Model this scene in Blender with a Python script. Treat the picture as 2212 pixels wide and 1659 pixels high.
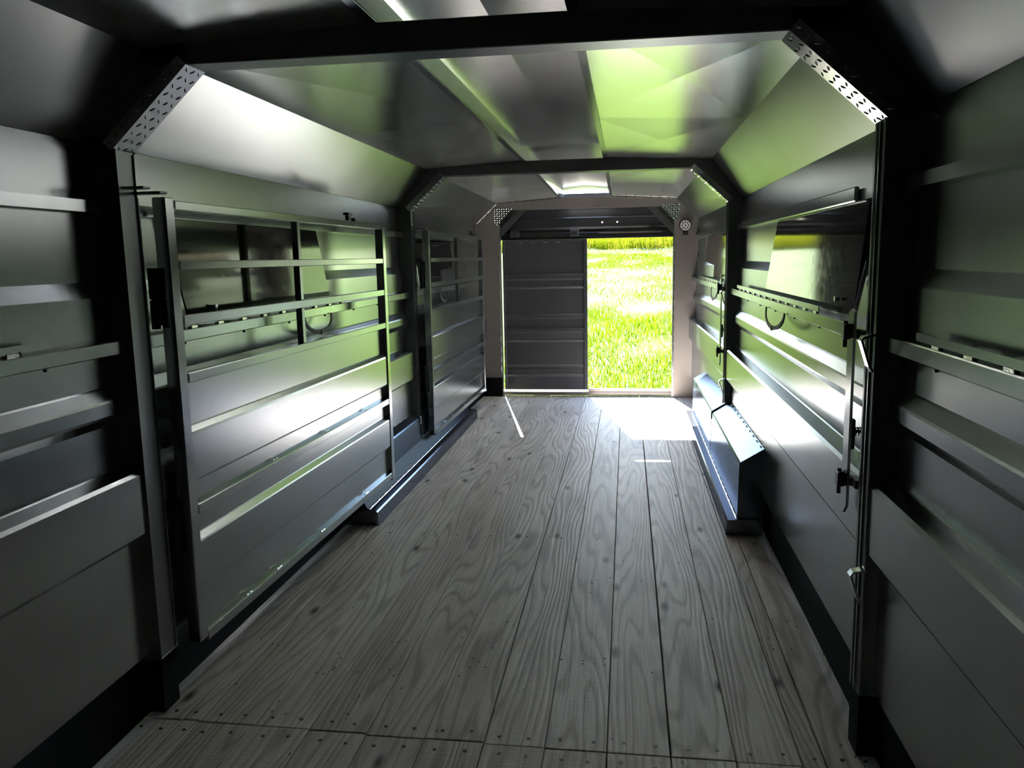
import bpy, bmesh, math, random
import numpy as np
from mathutils import Vector, Matrix
random.seed(7); np.random.seed(7)
S = bpy.context.scene
COL = S.collection
for o in list(bpy.data.objects): bpy.data.objects.remove(o)

# ------------------------------------------------------------------ camera
F_PX, YAW, PITCH, ROLL = 1757.58, 0.14164, -0.15384, -0.01977
CAM = Vector((0.41, 0.0, 1.43))
def cam_axes():
    f = Vector((-math.sin(YAW)*math.cos(PITCH), math.cos(YAW)*math.cos(PITCH), math.sin(PITCH)))
    r0 = Vector((math.cos(YAW), math.sin(YAW), 0)); u0 = r0.cross(f)
    r = math.cos(ROLL)*r0+math.sin(ROLL)*u0; u = -math.sin(ROLL)*r0+math.cos(ROLL)*u0
    return r, u, f
r, u, f = cam_axes()
cam = bpy.data.cameras.new('camera'); cam.sensor_width = 36; cam.lens = 36*F_PX/2212
cam.clip_start = 0.02; cam.clip_end = 500
camo = bpy.data.objects.new('camera', cam); COL.objects.link(camo)
camo.matrix_world = Matrix(((r.x, u.x, -f.x, CAM.x), (r.y, u.y, -f.y, CAM.y), (r.z, u.z, -f.z, CAM.z), (0, 0, 0, 1)))
S.camera = camo

# ------------------------------------------------------------------ light
SUN_DIR = Vector((0.219, -1.0, -0.765)).normalized()     # the way the sunlight travels
W = bpy.data.worlds.new('sky'); S.world = W; W.use_nodes = True
nt = W.node_tree; bg = nt.nodes['Background']
sky = nt.nodes.new('ShaderNodeTexSky'); sky.sky_type = 'NISHITA'; sky.sun_disc = False
sky.sun_elevation = math.asin(-SUN_DIR.z); sky.sun_rotation = math.atan2(-SUN_DIR.x, -SUN_DIR.y)
sky.air_density = 1.0; sky.dust_density = 0.4; sky.ozone_density = 1.0
nt.links.new(sky.outputs[0], bg.inputs[0]); bg.inputs[1].default_value = 0.3
sl = bpy.data.lights.new('sun', 'SUN'); sl.energy = 16.0; sl.angle = math.radians(0.6); sl.color = (1.0, 0.985, 0.975)
so = bpy.data.objects.new('sun', sl); COL.objects.link(so)
so.rotation_euler = SUN_DIR.to_track_quat('-Z', 'Y').to_euler(); so.location = (-3, 16, 12)

vs = S.view_settings; vs.view_transform = 'Standard'; vs.look = 'None'; vs.gamma = 1.0; vs.use_curve_mapping = False
vs.exposure = 2.1
cy = S.cycles
cy.max_bounces = 24; cy.diffuse_bounces = 12; cy.glossy_bounces = 16; cy.transmission_bounces = 8
cy.sample_clamp_indirect = 0; cy.caustics_reflective = True; cy.blur_glossy = 0.0
cy.use_denoising = True

# ------------------------------------------------------------------ helpers
class MB:
    """collects shapes, then links them as ONE mesh object"""
    def __init__(s): s.bm = bmesh.new()
    def box(s, a, b, bev=0.0, M=None):
        a, b = Vector(a), Vector(b); t = bmesh.new()
        bmesh.ops.create_cube(t, size=1.0)
        c, d = (a+b)/2, (b-a)
        for v in t.verts: v.co = Vector((c.x+v.co.x*d.x, c.y+v.co.y*d.y, c.z+v.co.z*d.z))
        if bev: bmesh.ops.bevel(t, geom=t.edges[:], offset=bev, segments=1, affect='EDGES')
        return s._add(t, M)
    def _add(s, t, M=None):
        if M is not None: bmesh.ops.transform(t, matrix=M, verts=t.verts)
        mp = [s.bm.verts.new(v.co) for v in t.verts]
        t.verts.index_update()
        for fc in t.faces:
            try: s.bm.faces.new([mp[v.index] for v in fc.verts])
            except ValueError: pass
        t.free(); return s
    def cyl(s, a, b, rad, n=12, r2=None, M=None):
        a, b = Vector(a), Vector(b); d = b-a; t = bmesh.new()
        bmesh.ops.create_cone(t, segments=n, radius1=rad, radius2=rad if r2 is None else r2, depth=d.length, cap_ends=True)
        R = Matrix.Translation((a+b)/2) @ d.to_track_quat('Z', 'Y').to_matrix().to_4x4()
        bmesh.ops.transform(t, matrix=R, verts=t.verts); return s._add(t, M)
    def face(s, pts):
        s.bm.faces.new([s.bm.verts.new(p) for p in pts]); return s
    def prism(s, pts, d, M=None):
        """closed polygon pts extruded by the vector d"""
        t = bmesh.new(); d = Vector(d)
        A = [t.verts.new(p) for p in pts]; B = [t.verts.new(Vector(p)+d) for p in pts]; n = len(pts)
        t.faces.new(A[::-1]); t.faces.new(B)
        for i in range(n): t.faces.new((A[i], A[(i+1) % n], B[(i+1) % n], B[i]))
        bmesh.ops.recalc_face_normals(t, faces=t.faces); return s._add(t, M)
    def strip(s, pa, pb):
        """a sheet between two polylines of the same length"""
        A = [s.bm.verts.new(p) for p in pa]; B = [s.bm.verts.new(p) for p in pb]
        for i in range(len(pa)-1): s.bm.faces.new((A[i], A[i+1], B[i+1], B[i]))
        return s
    def tube(s, pts, rad, n=8, flat=None):
        """swept round (or flat: (width, thickness)) bar along pts"""
        pts = [Vector(p) for p in pts]; rings = []
        for i, p in enumerate(pts):
            d = (pts[min(i+1, len(pts)-1)]-pts[max(i-1, 0)]).normalized()
            ref = Vector((1, 0, 0)) if flat is None or flat[2] == 'x' else Vector((0, 1, 0))
            if abs(d.dot(ref)) > .95: ref = Vector((0, 0, 1))
            e1 = (ref-d*ref.dot(d)).normalized(); e2 = d.cross(e1)
            if flat: offs = [e1*(sx*flat[0]/2)+e2*(sy*flat[1]/2) for sx, sy in ((-1, -1), (1, -1), (1, 1), (-1, 1))]
            else: offs = [(e1*math.cos(2*math.pi*k/n)+e2*math.sin(2*math.pi*k/n))*rad for k in range(n)]
            rings.append([s.bm.verts.new(p+o) for o in offs])
        m = len(rings[0])
        for a, b in zip(rings, rings[1:]):
            for k in range(m): s.bm.faces.new((a[k], a[(k+1) % m], b[(k+1) % m], b[k]))
        s.bm.faces.new(rings[0][::-1]); s.bm.faces.new(rings[-1]); return s
    def lug(s, c, ax, nr, L=.0105, w=.0032, hgt=.0025):
        """one raised lens of tread plate"""
        c, ax, nr = Vector(c), Vector(ax).normalized(), Vector(nr).normalized(); sd = nr.cross(ax)
        P = [c-ax*L, c+sd*w, c+ax*L, c-sd*w]; T = [c-ax*L*.45+nr*hgt, c+ax*L*.45+nr*hgt]
        V = [s.bm.verts.new(p) for p in P]; U = [s.bm.verts.new(p) for p in T]
        for q in ((V[0], V[1], U[0]), (V[1], V[2], U[1]), (V[2], V[3], U[1]), (V[3], V[0], U[0]), (V[1], U[1], U[0]), (V[3], U[0], U[1])): s.bm.faces.new(q)
        return s
    def build(s, name, mat, parent=None, kind=None, solid=0, smooth=False, label=None):
        me = bpy.data.meshes.new(name); s.bm.normal_update(); s.bm.to_mesh(me); s.bm.free()
        me.materials.append(mat)
        if smooth:
            for p in me.polygons: p.use_smooth = True
        o = bpy.data.objects.new(name, me); COL.objects.link(o)
        if parent is not None:
            o.parent = parent
            o.matrix_parent_inverse = Matrix.Translation(-parent.location) if parent.type == 'EMPTY' else Matrix.Identity(4)
            if parent.type == 'EMPTY': o.matrix_parent_inverse = Matrix.Identity(4); o.location = -parent.location
        if kind: o['kind'] = kind
        if label: o['label'] = label
        if solid:
            md = o.modifiers.new('thickness', 'SOLIDIFY'); md.thickness = abs(solid); md.offset = 1 if solid > 0 else -1
        return o

def empty(name, loc, label=None, cat=None, group=None, kind=None):
    o = bpy.data.objects.new(name, None); COL.objects.link(o); o.location = loc; o.empty_display_size = .1
    return tag(o, label, cat, group, kind)
def tag(o, label=None, cat=None, group=None, kind=None):
    if label: o['label'] = label
    if cat: o['category'] = cat
    if group: o['group'] = group
    if kind: o['kind'] = kind
    return o

# ------------------------------------------------------------------ materials
def new_mat(name):
    m = bpy.data.materials.new(name); m.use_nodes = True
    return m, m.node_tree, m.node_tree.nodes['Principled BSDF']
def N(nt, t, **kw):
    n = nt.nodes.new(t)
    for k, v in kw.items(): setattr(n, k, v)
    return n
def ramp(nt, src, stops):
    n = nt.nodes.new('ShaderNodeValToRGB'); e = n.color_ramp.elements
    while len(e) < len(stops): e.new(.5)
    for q, (p, c) in zip(e, stops): q.position = p; q.color = (*c, 1) if len(c) == 3 else c
    nt.links.new(src, n.inputs[0]); return n
def mapped(nt, scale, coord='Object', loc=None):
    tc = N(nt, 'ShaderNodeTexCoord'); mp = N(nt, 'ShaderNodeMapping'); mp.inputs['Scale'].default_value = scale
    nt.links.new(tc.outputs[coord], mp.inputs[0])
    return mp.outputs[0]
def noise(nt, vec, scale, detail=3, rough=.5):
    n = N(nt, 'ShaderNodeTexNoise'); n.inputs['Scale'].default_value = scale; n.inputs['Detail'].default_value = detail; n.inputs['Roughness'].default_value = rough
    nt.links.new(vec, n.inputs['Vector']); return n.outputs['Fac']
def metal(name, col, metallic=.9, rough=.33, var=.05, scale=(3, 45, 3), bump=.004, colvar=.06):
    """sheet metal: a glossy (Beckmann) lobe over a dull grey film; METALLIC is the share of the glossy lobe"""
    m, nt, p = new_mat(name); L = nt.links.new; nt.nodes.remove(p)
    g = N(nt, 'ShaderNodeBsdfAnisotropic', distribution='BECKMANN'); d = N(nt, 'ShaderNodeBsdfDiffuse'); mx = N(nt, 'ShaderNodeMixShader'); mx.inputs[0].default_value = metallic
    v = mapped(nt, scale); n1 = noise(nt, v, 1.0, 4, .6); n2 = noise(nt, mapped(nt, (1.3, 1.3, 1.3)), 1.0, 2)
    mr = N(nt, 'ShaderNodeMapRange'); mr.inputs[3].default_value = rough-var; mr.inputs[4].default_value = rough+var
    L(n1, mr.inputs[0]); L(mr.outputs[0], g.inputs['Roughness'])
    c0 = tuple(max(0, c*(1-colvar)) for c in col); c1 = tuple(min(1, c*(1+colvar)) for c in col)
    rp = ramp(nt, n2, [(.3, c0), (.7, c1)]); L(rp.outputs[0], g.inputs['Color']); L(rp.outputs[0], d.inputs['Color'])
    if bump:
        b = N(nt, 'ShaderNodeBump'); b.inputs['Strength'].default_value = bump; b.inputs['Distance'].default_value = .01
        L(n1, b.inputs['Height']); L(b.outputs[0], g.inputs['Normal']); L(b.outputs[0], d.inputs['Normal'])
    L(d.outputs[0], mx.inputs[1]); L(g.outputs[0], mx.inputs[2]); L(mx.outputs[0], nt.nodes['Material Output'].inputs[0])
    return m
def plain(name, col, rough=.5, metallic=0.0, spec=.5):
    m, nt, p = new_mat(name)
    p.inputs['Base Color'].default_value = (*col, 1); p.inputs['Roughness'].default_value = rough; p.inputs['Metallic'].default_value = metallic
    p.inputs['Specular IOR Level'].default_value = spec
    n = noise(nt, mapped(nt, (30, 30, 30)), 1.0, 3)
    mr = N(nt, 'ShaderNodeMapRange'); mr.inputs[3].default_value = max(.02, rough-.06); mr.inputs[4].default_value = min(1, rough+.06)
    nt.links.new(n, mr.inputs[0]); nt.links.new(mr.outputs[0], p.inputs['Roughness'])
    return m
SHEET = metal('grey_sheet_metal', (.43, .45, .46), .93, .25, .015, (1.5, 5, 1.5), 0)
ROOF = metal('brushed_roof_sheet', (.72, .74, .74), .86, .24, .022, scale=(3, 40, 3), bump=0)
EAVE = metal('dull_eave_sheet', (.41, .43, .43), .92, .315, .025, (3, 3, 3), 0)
TUBE = metal('grey_tube_metal', (.45, .475, .485), .9, .21, scale=(8, 8, 8))
FRAME = metal('grey_frame_metal', (.26, .27, .28), .85, .35, scale=(6, 6, 6))
PRIMED = metal('taupe_frame_metal', (.38, .345, .32), .6, .42, scale=(10, 10, 10), bump=.04)
TREAD = metal('bright_tread_plate', (.80, .80, .82), 1.0, .18, scale=(12, 12, 12))
DARKMETAL = metal('dark_grey_door_metal', (.165, .17, .18), .7, .35, scale=(4, 4, 4))
BLACKBASE = plain('black_base_coating', (.006, .006, .008), .8, 0, .1)
BLACKSTEEL = plain('black_steel', (.018, .018, .02), .4, .3)
RUBBER = plain('black_rubber', (.012, .012, .012), .6)
WELD = metal('bright_weld', (.8, .8, .78), 1.0, .25, scale=(80, 80, 80), bump=.2)
CHROME = metal('bright_steel', (.75, .75, .76), 1.0, .2, scale=(20, 20, 20))
TINT = plain('dark_tinted_pane', (.006, .006, .007), .05, 0, .6)
STEP = metal('dark_step_metal', (.20, .21, .24), .8, .21, scale=(4, 4, 4))
PLATE = metal('dull_dark_plate', (.055, .06, .07), .5, .4, scale=(4, 4, 4))
EDGE_GLINT = plain('plank_edge_highlight', (.75, .72, .68), .7)
LENS = plain('clear_lamp_lens', (.75, .75, .76), .25)
FENDER = metal('painted_wheel_cover', (.17, .20, .245), .8, .21, scale=(4, 4, 4))

def wood():
    m, nt, p = new_mat('weathered_plank_wood'); L = nt.links.new
    tc = N(nt, 'ShaderNodeTexCoord'); oi = N(nt, 'ShaderNodeObjectInfo')
    off = N(nt, 'ShaderNodeVectorMath', operation='SCALE'); cmb = N(nt, 'ShaderNodeCombineXYZ')
    L(oi.outputs['Random'], cmb.inputs[0]); L(oi.outputs['Random'], cmb.inputs[1]); L(oi.outputs['Random'], cmb.inputs[2])
    L(cmb.outputs[0], off.inputs[0]); off.inputs['Scale'].default_value = 57.3
    add = N(nt, 'ShaderNodeVectorMath', operation='ADD'); L(tc.outputs['Object'], add.inputs[0]); L(off.outputs[0], add.inputs[1])
    def mp(sc):
        q = N(nt, 'ShaderNodeMapping'); q.inputs['Scale'].default_value = sc; L(add.outputs[0], q.inputs[0]); return q.outputs[0]
    def math_(op, a, b):
        q = N(nt, 'ShaderNodeMath', operation=op)
        for i, x in enumerate((a, b)):
            if isinstance(x, (int, float)): q.inputs[i].default_value = x
            else: L(x, q.inputs[i])
        return q.outputs[0]
    warp = noise(nt, mp((5.5, .55, 1)), 1.0, 2, .35)
    fine = noise(nt, mp((140, 3.0, 1)), 1.0, 3, .6)
    saw = noise(nt, mp((6, 130, 1)), 1.0, 2, .5)
    sep = N(nt, 'ShaderNodeSeparateXYZ'); L(add.outputs[0], sep.inputs[0])
    ring = math_('SINE', math_('ADD', math_('MULTIPLY', warp, 85.0), math_('MULTIPLY', sep.outputs[0], 150.0)), 0)
    ring01 = math_('MULTIPLY_ADD', ring, .5); nt.nodes[-1].inputs[2].default_value = .5
    big = noise(nt, mp((5, 1.6, 1)), 1.0, 3, .55)
    # knots
    vor = N(nt, 'ShaderNodeTexVoronoi'); vor.inputs['Scale'].default_value = 1.0; vor.voronoi_dimensions = '2D'; L(mp((7.0, 2.6, 1)), vor.inputs['Vector'])
    kd = N(nt, 'ShaderNodeSeparateColor'); L(vor.outputs['Color'], kd.inputs[0])
    kmask = ramp(nt, math_('ADD', vor.outputs['Distance'], math_('MULTIPLY', math_('LESS_THAN', kd.outputs[0], .86), 1.0)), [(.03, (1, 1, 1)), (.15, (0, 0, 0))])
    # specks of dirt
    v2 = N(nt, 'ShaderNodeTexVoronoi'); v2.inputs['Scale'].default_value = 1.0; v2.voronoi_dimensions = '2D'; L(mp((38, 22, 1)), v2.inputs['Vector'])
    k2 = N(nt, 'ShaderNodeSeparateColor'); L(v2.outputs['Color'], k2.inputs[0])
    clus = noise(nt, mp((4, 3, 1)), 1.0, 2)
    smask = ramp(nt, math_('ADD', v2.outputs['Distance'], math_('MULTIPLY', math_('LESS_THAN', math_('MULTIPLY', k2.outputs[0], clus), .57), 1.0)), [(.06, (1, 1, 1)), (.20, (0, 0, 0))])
    base = ramp(nt, big, [(.25, (.60, .555, .52)), (.5, (.78, .74, .705)), (.75, (.90, .87, .84))])
    mixf = N(nt, 'ShaderNodeMix', data_type='RGBA', blend_type='MULTIPLY'); mixf.inputs[0].default_value = .7
    L(base.outputs[0], mixf.inputs[6]); rr = ramp(nt, ring01, [(.0, (.55, .52, .50)), (.4, (1, 1, 1)), (.9, (1.0, 1.0, 1.0))]); L(rr.outputs[0], mixf.inputs[7])
    mix2 = N(nt, 'ShaderNodeMix', data_type='RGBA', blend_type='MULTIPLY'); mix2.inputs[0].default_value = .6
    fr = ramp(nt, fine, [(.3, (.55, .53, .51)), (.6, (1, 1, 1))]); L(mixf.outputs[2], mix2.inputs[6]); L(fr.outputs[0], mix2.inputs[7])
    tone = N(nt, 'ShaderNodeMix', data_type='RGBA', blend_type='MULTIPLY'); tone.inputs[0].default_value = 1
    tr = ramp(nt, oi.outputs['Random'], [(0, (.80, .75, .72)), (.5, (.95, .92, .89)), (1, (1.0, 1.0, .98))])
    L(mix2.outputs[2], tone.inputs[6]); L(tr.outputs[0], tone.inputs[7])
    kn = N(nt, 'ShaderNodeMix', data_type='RGBA'); L(kmask.outputs[0], kn.inputs[0]); L(tone.outputs[2], kn.inputs[6]); kn.inputs[7].default_value = (.055, .04, .032, 1)
    sp = N(nt, 'ShaderNodeMix', data_type='RGBA'); L(smask.outputs[0], sp.inputs[0]); L(kn.outputs[2], sp.inputs[6]); sp.inputs[7].default_value = (.02, .017, .015, 1)
    L(sp.outputs[2], p.inputs['Base Color'])
    hsum = math_('ADD', math_('ADD', math_('MULTIPLY', ring01, .45), math_('MULTIPLY', fine, .5)), math_('ADD', math_('MULTIPLY', saw, .5), math_('MULTIPLY', big, .8)))
    hs = math_('SUBTRACT', hsum, math_('MULTIPLY', smask.outputs[0], .5))
    b = N(nt, 'ShaderNodeBump'); b.inputs['Strength'].default_value = .55; b.inputs['Distance'].default_value = .004
    L(hs, b.inputs['Height']); L(b.outputs[0], p.inputs['Normal'])
    p.inputs['Roughness'].default_value = .55; p.inputs['Specular IOR Level'].default_value = .3
    return m
WOOD = wood()

def ground_mat():
    m, nt, p = new_mat('lawn_soil'); L = nt.links.new
    v = mapped(nt, (1, 1, 1)); n1 = noise(nt, v, 2.2, 5, .65); n2 = noise(nt, v, .35, 3)
    a = ramp(nt, n1, [(.3, (.03, .06, .002)), (.55, (.065, .115, .003)), (.75, (.11, .14, .012))])
    p.inputs['Roughness'].default_value = .9; p.inputs['Specular IOR Level'].default_value = .1
    L(a.outputs[0], p.inputs['Base Color']); return m
def blade_mat(name, c0, c1, c2, trans=.5):
    m, nt, p = new_mat(name); L = nt.links.new
    g = N(nt, 'ShaderNodeNewGeometry'); 
    rp = ramp(nt, g.outputs['Random Per Island'], [(0, c0), (.5, c1), (1, c2)])
    out = nt.nodes['Material Output']; d = N(nt, 'ShaderNodeBsdfDiffuse'); t = N(nt, 'ShaderNodeBsdfTranslucent'); mx = N(nt, 'ShaderNodeMixShader'); mx.inputs[0].default_value = trans
    L(rp.outputs[0], d.inputs[0]); L(rp.outputs[0], t.inputs[0]); L(d.outputs[0], mx.inputs[1]); L(t.outputs[0], mx.inputs[2]); L(mx.outputs[0], out.inputs[0])
    nt.nodes.remove(p); return m
SOIL = ground_mat()
GRASS = blade_mat('green_grass_blades', (.038, .074, .001), (.076, .135, .001), (.18, .225, .012))
DRY = blade_mat('pale_dry_grass_blades', (.12, .13, .06), (.27, .265, .20), (.60, .58, .52))
REED = blade_mat('tall_reed_blades', (.07, .12, .002), (.16, .19, .006), (.25, .21, .03))

# ------------------------------------------------------------------ profile of the trailer
Y0, YF1, YF2, YE = -1.7, 2.25, 5.53, 8.31
FD = .095                                  # depth of an arch frame
def prof(y):
    """half-widths and heights; the last bay narrows a little"""
    t = 0 if y <= YF2+FD else min(1, (y-YF2-FD)/(YE-YF2-FD))
    l = lambda a, b: a+(b-a)*t
    return dict(w=l(1.15, 1.108), ez=l(1.783, 1.776), sx=l(.948, .893), sz=l(2.035, 1.972), cx=l(.255, .238), cz=l(2.066, 2.012), ct=l(2.126, 2.085), cp=l(2.146, 2.10))
def wall_line(sgn, y):
    P = prof(y); w = P['w']; k = w-1.15
    pts = [(w, P['ez']), (w, 1.382), (1.131+k, 1.336), (1.131+k, 1.072), (1.127+k, 1.066), (1.110+k, 1.034), (1.108+k, 1.028), (1.108+k, .992), (1.112+k, .984), (1.131+k, .957), (1.131+k, .818), (1.126+k, .812), (1.077+k, .80), (1.07+k, .792), (1.07+k, .61), (1.074+k, .602), (1.102+k, .59), (1.102+k, .205)]
    return [(sgn*x, y, z) for x, z in pts]

# ------------------------------------------------------------------ floor of planks
floor = MB().box((-1.2, Y0-.05, -.09), (1.2, 8.40, -.036)).build('floor', BLACKBASE, kind='structure')
edges = [-1.128, -.989, -.928]+[-.928+.18335*k for k in range(1, 11)]+[.971, 1.128]
gap = .0036
screw_me = MB().cyl((0, 0, -.004), (0, 0, .0012), .0058, 8).build('screw', BLACKSTEEL); smesh = screw_me.data; bpy.data.objects.remove(screw_me)
for i in range(len(edges)-1):
    x0, x1 = edges[i]+gap/2, edges[i+1]-gap/2
    jy = 2.203-.0075*(i-6)*.45+random.uniform(-.003, .003)
    for y0, y1 in ((Y0, jy-.002), (jy+.002, 8.38)):
        dz = random.uniform(-.0015, .001); xs = random.uniform(-.001, .001)
        pl = MB().box((x0+xs, y0, -.036), (x1+xs, y1, dz), .0022).build('plank', WOOD, floor)
        pl.data.materials.append(EDGE_GLINT)
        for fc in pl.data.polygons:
            if fc.normal.x > .3: fc.material_index = 1  # right-facing edges only: the bright seam highlight is painted in as a paler colour
        rows = ((y1-.047), ) if y1 < 3 else (y0+.045, 4.02, 6.0)
        for ry in rows:
            w = x1-x0; qs = (.26, .74) if w > .1 else (.5,)
            if ry > 3: qs = (.5,)
            for q in qs:
                s = bpy.data.objects.new('screw', smesh); COL.objects.link(s); s.parent = pl
                s.location = (x0+w*q+random.uniform(-.008, .008), ry+random.uniform(-.006, .006), dz)

# ------------------------------------------------------------------ walls
bays = ((Y0, YF1), (YF1+FD, YF2), (YF2+FD, YE))
wl = {}
for sgn, nm in ((-1, 'wall_left'), (1, 'wall_right')):
    root = empty(nm, (sgn*1.15, 0, 0), kind='structure'); wl[sgn] = root
    for bi, (ya, yb) in enumerate(bays):
        ya2, yb2 = (ya, yb)
        if bi == 0: yb2 = YF1+FD/2
        if bi == 1: ya2, yb2 = YF1+FD/2, YF2+FD/2
        if bi == 2: ya2 = YF2+FD/2
        m = MB(); m.strip(wall_line(sgn, ya2), wall_line(sgn, yb2))
        o = m.build('wall_panel', SHEET, root); md = o.modifiers.new('t', 'SOLIDIFY'); md.thickness = .004; md.offset = -1 if sgn > 0 else 1
        ka, kb = prof(ya2)['w']-1.15, prof(yb2)['w']-1.15
        MB().prism([(sgn*(1.115+ka), ya2, 0), (sgn*(1.115+kb), yb2, 0), (sgn*(1.145+kb), yb2, 0), (sgn*(1.145+ka), ya2, 0)], (0, 0, .30)).build('base_band', BLACKBASE, root)
        # upper rail and main bar, cut at the frames
        e0, e1 = (ya, yb)
        MB().prism([(sgn*(1.117+ka), e0, 1.583), (sgn*(1.117+kb), e1, 1.583), (sgn*(1.149+kb), e1, 1.583), (sgn*(1.149+ka), e0, 1.583)], (0, 0, .034)).build('upper_rail', TUBE, root)
        b0, b1 = e0, e1
        m = MB(); q = [(sgn*(1.082+ka), b0, 1.168), (sgn*(1.082+kb), b1, 1.168), (sgn*(1.130+kb), b1, 1.168), (sgn*(1.130+ka), b0, 1.168)]
        m.prism(q, (0, 0, .042))
        bar = m.build('wall_bar', TUBE, root); bar.modifiers.new('b', 'BEVEL').width = .003
        mb = MB()
        for k in range(7):
            yy = b0+(b1-b0)*(k+.6)/7.2
            mb.cyl((sgn*(1.098+ka), yy, 1.158), (sgn*(1.098+ka), yy, 1.169), .0055, 6)
        o = mb.build('bar_nuts', BLACKSTEEL, root, kind='stuff')

# ------------------------------------------------------------------ ceiling
ceil = empty('ceiling', (0, 3, 2.05), kind='structure')
for bi, (ya, yb) in enumerate(((Y0, YF1+FD/2), (YF1+FD/2, YF2+FD/2), (YF2+FD/2, YE+.075))):
    A, B = prof(ya), prof(yb)
    for s in (-1, 1):
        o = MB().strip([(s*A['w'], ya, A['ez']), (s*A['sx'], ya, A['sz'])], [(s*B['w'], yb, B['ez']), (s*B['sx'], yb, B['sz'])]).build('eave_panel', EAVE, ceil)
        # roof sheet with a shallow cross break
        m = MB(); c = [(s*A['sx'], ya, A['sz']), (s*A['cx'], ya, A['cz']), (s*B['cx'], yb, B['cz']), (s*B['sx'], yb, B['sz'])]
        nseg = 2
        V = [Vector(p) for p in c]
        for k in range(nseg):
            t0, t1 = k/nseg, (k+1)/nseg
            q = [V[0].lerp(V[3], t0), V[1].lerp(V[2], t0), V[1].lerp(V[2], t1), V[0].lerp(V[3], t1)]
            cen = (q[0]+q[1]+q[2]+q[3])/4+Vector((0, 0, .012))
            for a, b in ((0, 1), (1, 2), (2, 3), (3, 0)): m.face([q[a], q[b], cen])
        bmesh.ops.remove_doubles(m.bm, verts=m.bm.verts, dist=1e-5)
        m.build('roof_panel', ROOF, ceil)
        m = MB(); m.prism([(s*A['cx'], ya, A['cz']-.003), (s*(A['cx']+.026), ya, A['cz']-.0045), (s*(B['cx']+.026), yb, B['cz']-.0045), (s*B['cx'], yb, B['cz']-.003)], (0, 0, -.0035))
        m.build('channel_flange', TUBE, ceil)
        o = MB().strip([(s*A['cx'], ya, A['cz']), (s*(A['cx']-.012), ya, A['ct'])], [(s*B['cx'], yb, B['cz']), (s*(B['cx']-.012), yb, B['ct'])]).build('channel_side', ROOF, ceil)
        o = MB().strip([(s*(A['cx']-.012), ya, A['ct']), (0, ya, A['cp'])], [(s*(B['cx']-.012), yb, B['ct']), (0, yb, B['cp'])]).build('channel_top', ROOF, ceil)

# wall behind the camera
P = prof(Y0)
wf = MB().prism([(-P['w'], Y0, -.03), (P['w'], Y0, -.03), (P['w'], Y0, P['ez']), (P['sx'], Y0, P['sz']), (.26, Y0, 2.15), (-.26, Y0, 2.15), (-P['sx'], Y0, P['sz']), (-P['w'], Y0, P['ez'])], (0, -.03, 0)).build('wall_front', BLACKBASE, kind='structure')

# ------------------------------------------------------------------ arch frames
def arch(nm, y, ztop=1.985):
    root = empty(nm, (0, y, 0), kind='structure')
    ch = (.82, ztop), (1.06, 1.765)
    for s in (-1, 1):
        MB().box((s*1.06, y, .185), (s*1.152, y+FD, 1.80), .003).build('post', FRAME, root)
        MB().box((s*1.063, y+.004, 0), (s*1.148, y+FD-.004, .186)).build('post_base', BLACKBASE, root)
        # the cut corner behind the tread plate, up to the roof
        pts = [(s*1.06, y, 1.765), (s*1.152, y, 1.765), (s*1.152, y, 1.785), (s*.95, y, 2.034), (s*.82, y, 2.04), (s*.82, y, ztop)]
        MB().prism(pts, (0, FD, 0)).build('corner_block', FRAME, root)
        # bent tread plate: soffit and front flange with raised lugs
        a, b = Vector((s*1.066, y-.004, 1.757)), Vector((s*.815, y-.004, 1.984)); d = (b-a); L = d.length; d.normalize()
        nrm = Vector((-s*d.z*s*s, 0, 0)); nrm = Vector((d.z, 0, -d.x)) if s < 0 else Vector((-d.z, 0, d.x))
        if nrm.z > 0: nrm = -nrm
        m = MB(); th = .004
        m.prism([a, b, b+nrm*-th, a+nrm*-th], (0, FD+.008, 0))
        up = -nrm*.036
        m.prism([a, b, b+up, a+up], (0, -th, 0))
        pl = m.build('tread_plate', TREAD, root)
        m = MB(); k = 0
        nl = int(L/.030)
        for i in range(nl):
            for j in range(3):
                p = a+d*(L*(i+.5)/nl)+Vector((0, +.018+.033*j, 0))+nrm*.0003
                ax = d+Vector((0, .9, 0)) if (i+j) % 2 else d*.9-Vector((0, 1.0, 0))
                m.lug(p, ax, nrm)
            p = a+d*(L*(i+.5)/nl)+up*.55+Vector((0, -th-.0003, 0))
            m.lug(p, d*.8+(-nrm if i % 2 else nrm)*.6, (0, -1, 0))
        m.build('raised_lugs', TREAD, root, kind='stuff')
    m = MB(); m.box((-.95, y, ztop), (.95, y+FD, 2.066), .003); m.build('beam', FRAME, root)
    m = MB()
    for s in (-1, 1):
        m.prism([(s*.945, y+.002, 2.03), (s*.26, y+.002, 2.05), (s*.26, y+.002, 2.0655), (s*.945, y+.002, 2.0345)], (0, FD-.004, 0))
    m.build('beam_filler', FRAME, root)
    m = MB()
    for s in (-1, 1):
        for dy in ((.03, .062) if s > 0 else (.085,)): m.box((s*1.0545, y+dy, .19), (s*1.061, y+dy+.006, 1.757))
    m.build('stop_strip', TUBE, root)
    return root
A1 = arch('trim_1', YF1); A2 = arch('trim_2', YF2)

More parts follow.
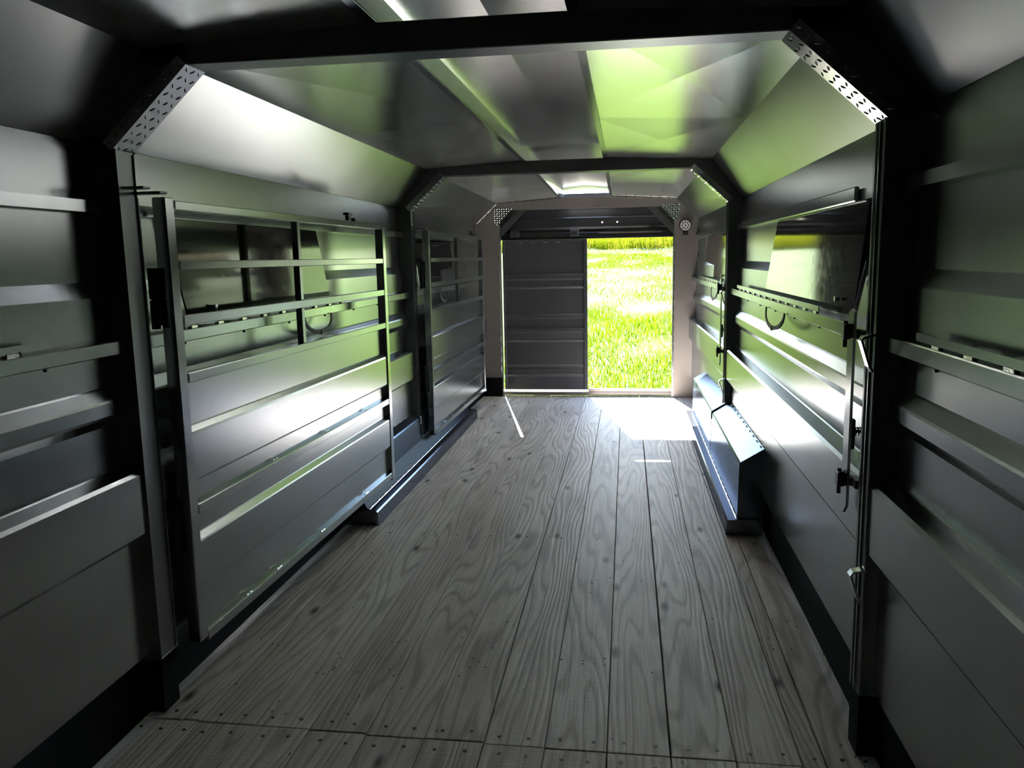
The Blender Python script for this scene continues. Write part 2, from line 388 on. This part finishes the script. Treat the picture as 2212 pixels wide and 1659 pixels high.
# ------------------------------------------------------------------ rear frame and sliding door
P = prof(YE)
wb = empty('wall_back', (0, YE, 0), kind='structure')
yb0 = YE-.03
for s in (-1, 1):
    m = MB(); m.prism([(s*.872, yb0, .20), (s*(P['w']+.01), yb0, .20), (s*(P['w']+.01), yb0, P['ez']), (s*.893, yb0, 1.972), (s*.872, yb0, 1.974)], (0, .06, 0)); m.build('jamb', PRIMED, wb)
    m = MB(); m.box((s*.874, yb0+.004, -.03), (s*(P['w']+.02), yb0+.056, .20)); m.build('jamb_base', BLACKBASE if s < 0 else PRIMED, wb)
    m = MB(); m.box((s*.862, YE-.01, -.03), (s*.874, YE+.05, 1.90)); m.build('jamb_edge', TUBE, wb)
    m = MB(); m.prism([(s*.895, YE-.005, 1.688), (s*.862, YE-.005, 1.640), (s*.60, YE-.005, 1.905), (s*.68, YE-.005, 1.905)], (0, .05, 0)); m.build('corner_brace', FRAME, wb)
    gx = [(s*.924, 1.926), (s*.905, 1.770), (s*.88, 1.752), (s*.745, 1.892), (s*.748, 1.926)]
    m = MB(); m.prism([(x, yb0-.004, z) for x, z in gx], (0, .004, 0)); m.build('tread_gusset', TREAD, wb)
    m = MB()
    for i in range(8):
        for j in range(8):
            x, z = .745+.024*i, 1.76+.022*j
            if (x-.88)*(-1)+(1.752-z)*(.964) < -.012 and x < .915 and z < 1.92 and not (x > .9 and z < 1.77):
                m.lug((s*x, yb0-.0043, z), (1, 0, .9) if (i+j) % 2 else (-1, 0, .9), (0, -1, 0), .011, .0035, .0025)
    m.build('raised_lugs', TREAD, wb, kind='stuff')
m = MB(); m.prism([(-.873, yb0, 1.905), (.873, yb0, 1.905), (.873, yb0, 1.974), (.24, yb0, 2.010), (-.24, yb0, 2.010), (-.873, yb0, 1.974)], (0, .06, 0)); m.build('lintel', PRIMED, wb)
m = MB()
def weld_line(m, a, b, n, seg=.6, rad=.004):
    a, b = Vector(a), Vector(b)
    for i in range(n):
        m.tube([a.lerp(b, (i+.1)/n), a.lerp(b, (i+.1+seg)/n)], rad, 5)
for s in (-1, 1):
    weld_line(m, (s*(P['w']-.004), yb0-.002, .25), (s*(P['w']-.004), yb0-.002, P['ez']), 16)
    weld_line(m, (s*(P['w']-.004), yb0-.002, P['ez']), (s*.893, yb0-.002, 1.968), 4, .8)
    weld_line(m, (s*.893, yb0-.002, 1.968), (s*.24, yb0-.002, 2.006), 8, .8)
    weld_line(m, (s*.876, yb0-.002, .25), (s*.876, yb0-.002, 1.68), 14)
m.build('weld_beads', WELD, wb, kind='stuff')
# outer header above the opening (two holes let daylight through)
yh = 8.45
hx = [-.90, .155, .167, .307, .319, .90]; hz = [1.62, 1.762, 1.774, 2.06]
m = MB()
for i in range(5):
    for j in range(3):
        if j == 1 and i in (1, 3): continue
        m.box((hx[i], yh, hz[j]), (hx[i+1], yh+.01, hz[j+1]))
m.build('header_panel', DARKMETAL, wb)
for z0, z1, d in ((1.70, 1.728, .02), (1.812, 1.826, .014), (1.905, 1.915, .012)):
    MB().prism([(-.88, yh, z0), (-.88, yh-d, z0+.004), (-.88, yh-d*.4, z1), (-.88, yh, z1)], (1.76, 0, 0)).build('header_rib', DARKMETAL, wb)
for s in (-1, 1): MB().box((s*.874, YE+.03, 1.60), (s*1.0, yh+.01, 2.05)).build('header_side', DARKMETAL, wb)
MB().box((-.9, YE+.02, 2.012), (-.24, yh+.01, 2.06)).build('header_cap', DARKMETAL, wb)
MB().box((.24, YE+.02, 2.012), (.9, yh+.01, 2.06)).build('header_cap', DARKMETAL, wb)
MB().box((-.872, 8.37, 1.607), (.872, yh, 1.632), .003).build('door_track', BLACKSTEEL, wb)
MB().box((-.872, 8.40, 1.632), (.872, 8.425, 1.672), .003).build('track_tube', DARKMETAL, wb)
MB().box((.13, 8.388, 1.652), (.76, 8.399, 1.664), .002).build('track_slot', PRIMED, wb)
m = MB(); m.box((-.87, 8.33, .008), (.872, 8.46, .045), .004); m.build('door_sill', PRIMED, wb)
m = MB(); m.box((.02, 8.325, .045), (.872, 8.355, .078), .004); m.build('sill_rail', PRIMED, wb)

door = empty('door_1', (-.42, 8.36, .06), kind='structure')
dx0, dx1, dy = -.852, .012, 8.365
zz = [(1.605, 0), (1.262, 0), (1.245, -.020), (1.215, -.020), (1.195, 0.004), (1.13, 0.004), (1.12, -.004), (1.11, 0), (.852, 0), (.838, -.016), (.815, -.016), (.80, .002), (.715, .002), (.70, -.018), (.672, -.018), (.655, 0), (.592, .002), (.58, -.012), (.56, 0), (.325, 0), (.312, -.014), (.295, -.014), (.28, .002), (.236, .002), (.222, -.014), (.20, 0), (.064, 0)]
m = MB(); m.strip([(dx0+.02, dy+d, z) for z, d in zz], [(dx1-.03, dy+d, z) for z, d in zz]); m.build('door_panel', DARKMETAL, door, solid=.003)
MB().box((dx0, dy-.022, .064), (dx0+.022, dy+.022, 1.605), .003).build('door_stile', DARKMETAL, door)
MB().box((dx1-.034, dy-.026, .064), (dx1, dy+.022, 1.605), .003).build('door_stile', DARKMETAL, door)
MB().box((dx0+.022, dy-.016, 1.585), (dx1-.034, dy+.02, 1.606), .002).build('door_rail', DARKMETAL, door)
for x in (-.724, -.117):
    h_ = MB().box((x-.045, 8.352, 1.632), (x+.045, 8.372, 1.700), .006).build('roller_bracket', DARKMETAL, door)
    MB().cyl((x, 8.353, 1.664), (x, 8.342, 1.664), .008, 8).build('bolt', CHROME, h_)
m = MB(); weld_line(m, (dx0+.15, dy-.004, 1.578), (dx1-.2, dy-.004, 1.578), 4, .35, .004); m.build('weld_beads', WELD, door, kind='stuff')

# ------------------------------------------------------------------ windows (tinted drop-down panes leaning in on the bar)
def window(nm, s, t0, t1, b0, b1):
    """t0..t1 along the top edge, b0..b1 along the bottom edge"""
    t = empty(nm, (s*1.13, (t0+t1)/2, 1.2), kind='structure')
    k = prof((t0+t1)/2)['w']-1.15
    xt, xb = s*(1.126+k), s*(1.123+k); zt, zb = 1.582, 1.225
    MB().prism([(xt, t0, zt), (xt, t1, zt), (xb, b1, zb), (xb, b0, zb)], (s*.005, 0, 0)).build('pane', TINT, t)
    yn = b0+.16
    MB().cyl((s*(1.122+k), yn, 1.272), (s*(1.106+k), yn, 1.272), .007, 8).cyl((s*(1.106+k), yn, 1.272), (s*(1.103+k), yn, 1.272), .010, 8).build('pane_bolt', CHROME, t)
    MB().tube([(s*(1.10+k), b0-.09, 1.21), (s*(1.128+k), t0+.0, 1.40)], .007, 8).build('stay_rod', CHROME, t)
    return t
window('window_1', 1, 2.60, 4.10, 2.72, 4.42); window('window_2', -1, 2.58, 3.95, 2.70, 4.10)
window('window_3', 1, 5.85, 7.40, 5.97, 7.70); window('window_4', -1, 5.85, 7.02, 5.90, 7.15)
# cover strip over the top edge of the near right window
MB().box((1.102, 2.68, 1.580), (1.1165, 5.20, 1.626), .004).build('rail_cover', TUBE, wl[1])

# ------------------------------------------------------------------ gates folded back along the left wall
def gate(a, b, label, group):
    a, b = Vector((a[0], a[1], 0)), Vector((b[0], b[1], 0)); L = (b-a).length; d = (b-a).normalized()
    ang = math.atan2(-d.x, d.y)
    root = empty('stock_gate', (a.x, a.y, 0), label, 'gate', group); root.rotation_euler = (0, 0, ang)
    def put(m, name, mat, parent=None, **kw):
        o = m.build(name, mat, None, **kw); o.parent = parent or root; return o
    # local frame: y along the gate, x = 0 at the inner face, negative x towards the wall
    T = .045
    put(MB().box((-T, -.03, .17), (0.0, .02, 1.637), .003), 'hinge_post', TUBE)
    put(MB().box((-T, L-.05, .145), (0, L, 1.625), .003), 'end_post', TUBE)
    rails = [(1.601, 1.630), (1.412, 1.441), (1.232, 1.266), (1.045, 1.078), (.602, .636), (.155, .192)]
    for z0, z1 in rails: put(MB().box((-T+.006, .02, z0), (-.002, L-.05, z1), .0025), 'rail', TUBE)
    yu = .955
    for z0, z1 in ((1.441, 1.601), (1.266, 1.412), (1.078, 1.232)):
        put(MB().box((-.034, yu, z0), (-.006, yu+.03, z1), .002), 'upright', TUBE)
    def sheet(prf):
        m = MB(); m.strip([(x, .018, z) for x, z in prf], [(x, L-.048, z) for x, z in prf])
        put(m, 'gate_panel', SHEET, solid=.002)
    sheet([(-.030, 1.046), (-.030, .900), (-.027, .895), (-.010, .880), (-.008, .872), (-.008, .722), (-.010, .716), (-.030, .712), (-.030, .634)])
    sheet([(-.028, .604), (-.028, .532), (-.026, .528), (-.008, .510), (-.006, .505), (-.006, .355), (-.008, .350), (-.024, .346), (-.024, .190)])
    m = MB()
    for y in (.30, .56, 1.02, 1.63): weld_line(m, (-.006, y, .1945), (-.006, y+.05, .1945), 2, .7, .004)
    for y in (.6, 1.15, 1.7): weld_line(m, (-.012, y, .640), (-.012, y+.05, .640), 2, .7, .003)
    for z0, z1 in rails: weld_line(m, (.001, .022, z0), (.001, .022, z1), 1, .9, .003)
    put(m, 'weld_beads', WELD, kind='stuff')
    # slam latch standing on the top rail
    put(MB().box((-.03, 1.60, 1.630), (-.012, 1.63, 1.660), .002).box((-.036, 1.585, 1.658), (-.006, 1.645, 1.672), .003).cyl((-.02, 1.69, 1.63), (-.02, 1.69, 1.648), .012, 8).tube([(-.02, 1.70, 1.634), (-.02, 2.0, 1.631)], .005, 6), 'latch', BLACKSTEEL)
    for z in (1.30, .55):
        h_ = put(MB().box((-.058, -.055, z-.06), (-.044, -.02, z+.12)), 'hinge', BLACKSTEEL)
        put(MB().cyl((-.050, -.052, z-.07), (-.050, -.052, z+.02), .014, 10).cyl((-.050, -.052, z+.024), (-.050, -.052, z+.12), .014, 10), 'hinge_barrel', BLACKSTEEL, h_, smooth=False)
    return root
G1 = gate((-1.005, 2.43), (-.956, 4.57), 'large grey metal gate with rails and sheet panels folded along left wall, nearest the camera', 'stock gates')
G2 = gate((-.972, 5.69), (-.950, 7.76), 'grey metal gate behind the second arch, folded against left wall near rear doorway', 'stock gates')

# ------------------------------------------------------------------ wheel covers with a step rail
def wheel_cover(s, label):
    ya, yb, ym = 4.14, 7.05, 5.52
    t = empty('wheel_cover', (s*1.0, ya, 0), label, 'wheel cover')
    off = -.014 if s < 0 else 0
    fx = lambda x: s*(x)+(-.012 if s < 0 else 0)
    pr = [(.972, .082), (.978, .372), (.984, .382), (1.098, .452), (1.104, .462)] if s > 0 else [(.976, .082), (1.024, .165), (1.028, .318), (1.034, .326), (1.092, .352), (1.092, .36)]
    if s < 0:
        MB().prism([(fx(.976), ya, .084), (fx(1.024), ya, .165), (fx(1.06), ya, .165), (fx(1.06), ya, .084)], (0, yb-ya, 0)).build('sloped_plate', PLATE, t)
        pr = pr[1:]
    for i, (y0, y1) in enumerate(((ya, ym-.012), (ym+.012, yb))):
        m = MB(); q = [(fx(x), z) for x, z in pr]
        m.prism([(x, y0, z) for x, z in q]+[(fx(pr[-1][0]), y0, pr[0][1])], (0, y1-y0, 0)); m.build('cover_section', FENDER, t)
        m = MB(); weld_line(m, (fx(1.09), y0+.05, pr[-2][1]), (fx(1.09), y1-.05, pr[-2][1]), 10, .3, .004); m.build('weld_beads', WELD, t, kind='stuff')
    m = MB(); m.prism([(fx(x-.006), ym-.013, z+.006) for x, z in pr[-4:]]+[(fx(pr[-1][0]), ym-.013, pr[-4][1]-.03), (fx(pr[-4][0]+.006), ym-.013, pr[-4][1]-.04), (fx(pr[-4][0]-.006), ym-.013, pr[-4][1]-.04)], (0, .026, 0)); m.build('joint_strap', FRAME, t)
    m = MB(); m.prism([(fx(x), ya-.02, z) for x, z in ((.915, .001), (.918, .074), (.925, .082), (.975, .084), (.985, .084), (1.098, .084), (1.098, .001))], (0, yb-ya+.1, 0)); m.build('step_rail', STEP, t)
    m = MB(); weld_line(m, (fx(.970), ya+.03, .0855), (fx(.970), yb-.1, .0855), 22, .18, .004); m.tube([(fx(.968), ya, .085), (fx(.968), yb, .085)], .003, 5); m.build('weld_beads', WELD, t, kind='stuff')
    return t
wheel_cover(1, 'boxy blue grey wheel cover with step rail along the right wall by sunlit floor')
wheel_cover(-1, 'boxy grey wheel cover with dark step rail under the gates at left wall')

# ------------------------------------------------------------------ hardware on the bars
def hinge_strip(s, ya, yb, label):
    k = prof((ya+yb)/2)['w']-1.15
    t = empty('hinge_strip', (s*(1.09+k), ya, 1.21), label, 'hinge strip', 'hinge strips on the wall bars')
    m = MB(); m.box((s*(1.084+k), ya, 1.219), (s*(1.088+k), yb, 1.238)); m.build('leaf', CHROME if False else TUBE, t)
    n = max(3, int((yb-ya)/.17)); m = MB()
    for i in range(n):
        y = ya+(yb-ya)*(i+.2)/n
        m.box((s*(1.084+k), y, 1.209), (s*(1.095+k), y+.045, 1.222), .002)
    m.build('knuckles', WELD, t, kind='stuff')
hinge_strip(1, 3.02, 5.2, 'long slotted hinge strip on right wall bar below the large tinted window')
hinge_strip(1, 6.1, 7.9, 'slotted hinge strip on right wall bar beyond second arch near rear doorway')
hinge_strip(1, .6, 2.02, 'hinge strip with bright welds on dark right wall bar nearest the camera')
hinge_strip(-1, .4, 1.93, 'hinge strip ending on dark left wall bar nearest the camera')
hinge_strip(-1, 2.6, 4.3, 'hinge strip on left wall bar behind the large gate')

def strap(s, ya, yb, label):
    k = prof((ya+yb)/2)['w']-1.15; x = s*(1.076+k)
    pts = []
    for i in range(17):
        a = math.pi*i/16
        pts.append((x-s*.012*math.sin(a), (ya+yb)/2-(yb-ya)/2*math.cos(a), 1.172-.078*math.sin(a)**.8))
    o = MB().tube(pts, 0, flat=(.006, .018, 'x')).build('window_strap', RUBBER); tag(o, label, 'strap', 'rubber window straps')
    c = Vector(pts[8]); MB().box((c.x-.006, c.y-.012, c.z-.014), (c.x+.006, c.y+.012, c.z+.006), .002).build('strap_clip', BLACKSTEEL, o)
strap(1, 3.60, 4.06, 'black rubber strap hanging in a loop under right wall bar below tinted window')
strap(1, 6.1, 6.55, 'small black strap loop under right wall bar near rear doorway')
strap(-1, 3.62, 3.97, 'black strap loop seen through the large gate on the left wall')
strap(-1, 6.35, 6.65, 'black strap loop seen through the rear gate on the left wall')

def latch_bar(y, label):
    t = empty('latch_bar', (1.044, y, .68), label, 'latch', 'latch bars on the right arches')
    MB().prism([(1.040, y, .70), (1.040, y+.03, .672), (1.040, y+.056, .69), (1.040, y+.056, 1.255), (1.040, y+.03, 1.268), (1.040, y, 1.262)], (.008, 0, 0)).build('flat_bar', TUBE, t)
    for z in (1.205, .775):
        MB().box((1.018, y+.01, z-.022), (1.040, y+.045, z+.022), .004).cyl((1.026, y+.028, z-.045), (1.026, y+.028, z+.03), .006, 8).build('clip', BLACKSTEEL, t)
    b = MB().box((1.048, y+.005, .865), (1.060, y+.05, .955), .004).build('spring_block', BLACKSTEEL, t)
    pts = [(1.060+.07*i/60, y+.028+.012*math.cos(i*.9), .915+.012*math.sin(i*.9)) for i in range(61)]
    MB().tube(pts, .0022, 5).build('spring', BLACKSTEEL, b)
    MB().cyl((1.056, y+.028, .915), (1.133, y+.028, .915), .005, 8).build('pin', BLACKSTEEL, b)
    for z in (1.20, .775): MB().box((1.046, y-.012, z-.012), (1.058, y+.02, z+.012)).box((1.052, y-.045, z-.012), (1.070, y+.012, z+.012)).build('bracket', BLACKSTEEL, t)
latch_bar(2.39, 'tall flat latch bar with spring beside the first right arch post')
latch_bar(5.67, 'distant flat latch bar with spring beside the second right arch post')

def catch(y, z, label):
    pts = [(1.064, y-.004, z), (1.030, y-.004, z-.008), (1.024, y-.004, z-.016), (1.046, y-.004, z-.085), (1.056, y-.004, z-.10)]
    o = MB().tube(pts, 0, flat=(.03, .006, 'y')).build('gate_catch', CHROME); tag(o, label, 'catch', 'bent gate catches on the right arches')
    MB().tube([(1.062, y-.012, z+.004), (1.062, y+.01, z+.004)], .003, 6).build('weld', WELD, o)
catch(2.262, 1.212, 'bent steel gate catch at bar height on first right arch post')
catch(2.262, .56, 'bent steel gate catch low on first right arch post above the planks')
catch(5.545, 1.195, 'bent gate catch at bar height on the far second right arch post')
catch(5.545, .60, 'bent gate catch low on the far second right arch post')
def catch_plate(y, label):
    t = empty('catch_plate', (-1.06, y, 1.65), label, 'catch', 'latch plates on the left arches')
    MB().box((-1.064, y+.015, 1.652), (-.99, y+.055, 1.659), .002).build('upper_plate', FRAME, t)
    MB().box((-1.064, y+.06, 1.640), (-.965, y+.10, 1.647), .002).build('lower_plate', FRAME, t)
catch_plate(YF1, 'pair of flat steel plates projecting from first left arch post above the gate')
catch_plate(YF2, 'pair of flat steel plates projecting from second left arch post above rear gate')

# black cable behind the hinge post of the near gate
o = MB().tube([(-1.10, 2.50, 1.60), (-1.085, 2.50, 1.56), (-1.09, 2.50, 1.50), (-1.085, 2.51, 1.44), (-1.065, 2.52, 1.38), (-1.06, 2.52, 1.32)], .008, 8).build('cable', RUBBER, smooth=True)
tag(o, 'curved black cable hanging between first left arch post and near gate', 'cable')

# round work lamp on the right jamb
t = empty('work_lamp', (.975, yb0, 1.71), 'small round lamp with dotted lens on the right door jamb', 'lamp')
MB().cyl((.975, yb0-.004, 1.71), (.975, yb0-.040, 1.71), .058, 28).build('housing', BLACKSTEEL, t)
MB().cyl((.975, yb0-.040, 1.71), (.975, yb0-.044, 1.71), .050, 28).build('lens', LENS, t)
m = MB()
for k in range(9):
    a = 2*math.pi*k/8; rr = 0 if k == 8 else .032
    m.cyl((.975+rr*math.cos(a), yb0-.044, 1.71+rr*math.sin(a)), (.975+rr*math.cos(a), yb0-.0465, 1.71+rr*math.sin(a)), .0075, 8)
m.build('diode_cups', BLACKSTEEL, t, kind='stuff')
MB().box((.955, yb0-.03, 1.635), (.995, yb0, 1.652), .002).box((.950, yb0-.024, 1.615), (1.0, yb0, 1.637), .004).build('bracket', BLACKSTEEL, t)

# ------------------------------------------------------------------ the field behind the trailer
def gz(x, y):
    z = np.interp(y, [-20, 9, 12, 20, 35, 46, 60, 120], [-.5, -.5, -.45, .10, .92, 1.75, 2.6, 4.5])
    return z+.05*np.sin(x*.9+y*.5)+.035*np.sin(x*2.3-y*1.1)
xs = np.linspace(-60, 60, 61); ys = np.concatenate([np.linspace(-20, 9, 6), np.linspace(9.5, 50, 80), np.linspace(52, 120, 12)])
m = MB(); grid = [[m.bm.verts.new((x, y, float(gz(x, y)))) for x in xs] for y in ys]
for j in range(len(ys)-1):
    for i in range(len(xs)-1): m.bm.faces.new((grid[j][i], grid[j][i+1], grid[j+1][i+1], grid[j+1][i]))
m.build('ground', SOIL, kind='structure', smooth=True)

def blades(name, mat, n, yr, hr, wr, spread, clump, label, cat, dens=None, lean=.4):
    rng = np.random.default_rng(hash(name) % 1000 if False else len(name)*13+n % 97)
    yy = yr[0]+(yr[1]-yr[0])*rng.random(n)**.8
    cxl = .41+(-.02-.41)*yy/8.3; cxr = .41+(.50)*yy/8.3
    xx = (cxl-spread)+(cxr-cxl+2*spread)*rng.random(n)
    if clump:
        xx += clump*np.round(rng.normal(size=n)); yy += clump*rng.normal(size=n)*.5
    if dens is not None:
        k = rng.random(n) < dens(xx, yy); xx, yy = xx[k], yy[k]; n = len(xx)
    zz = gz(xx, yy); h = hr[0]+(hr[1]-hr[0])*rng.random(n); w = wr[0]+(wr[1]-wr[0])*rng.random(n); a = rng.random(n)*np.pi
    la = rng.random(n)*2*np.pi; lm = lean*h*rng.random(n)
    dx, dy = np.cos(a)*w/2, np.sin(a)*w/2
    V = np.empty((n, 3, 3)); V[:, 0] = np.c_[xx-dx, yy-dy, zz-.01]; V[:, 1] = np.c_[xx+dx, yy+dy, zz-.01]; V[:, 2] = np.c_[xx+np.cos(la)*lm, yy+np.sin(la)*lm, zz+h]
    me = bpy.data.meshes.new(name); me.vertices.add(3*n); me.vertices.foreach_set('co', V.ravel())
    me.loops.add(3*n); me.loops.foreach_set('vertex_index', np.arange(3*n, dtype=np.int32))
    me.polygons.add(n); me.polygons.foreach_set('loop_start', np.arange(0, 3*n, 3, dtype=np.int32)); me.polygons.foreach_set('loop_total', np.full(n, 3, dtype=np.int32))
    me.update(calc_edges=True); me.materials.append(mat)
    o = bpy.data.objects.new(name, me); COL.objects.link(o); tag(o, label, cat, None, 'stuff'); return o
def patch(x, y): return .5+.5*np.sin(x*1.7+np.sin(y*.8)*2)*np.sin(y*.9+x*.6)
blades('lawn_grass', GRASS, 150000, (10.5, 46), (.05, .13), (.008, .02), 1.5, 0, 'bright green short grass on the slope outside the doorway', 'grass', lambda x, y: np.where((y > 20) & (y < 34), .35+.5*patch(x, y), 1.0))
blades('dry_grass', DRY, 70000, (11, 48), (.04, .12), (.01, .028), 1.5, 0, 'pale dry grass in a band across the slope', 'grass', lambda x, y: np.where((y > 20) & (y < 35), 1-.6*patch(x, y), np.where(y > 42, 1.0, .15)))
blades('tall_reeds', REED, 26000, (46, 52), (.5, 1.3), (.015, .05), 9, .1, 'tall yellow green reeds along the top of the slope', 'reeds', None, .3)
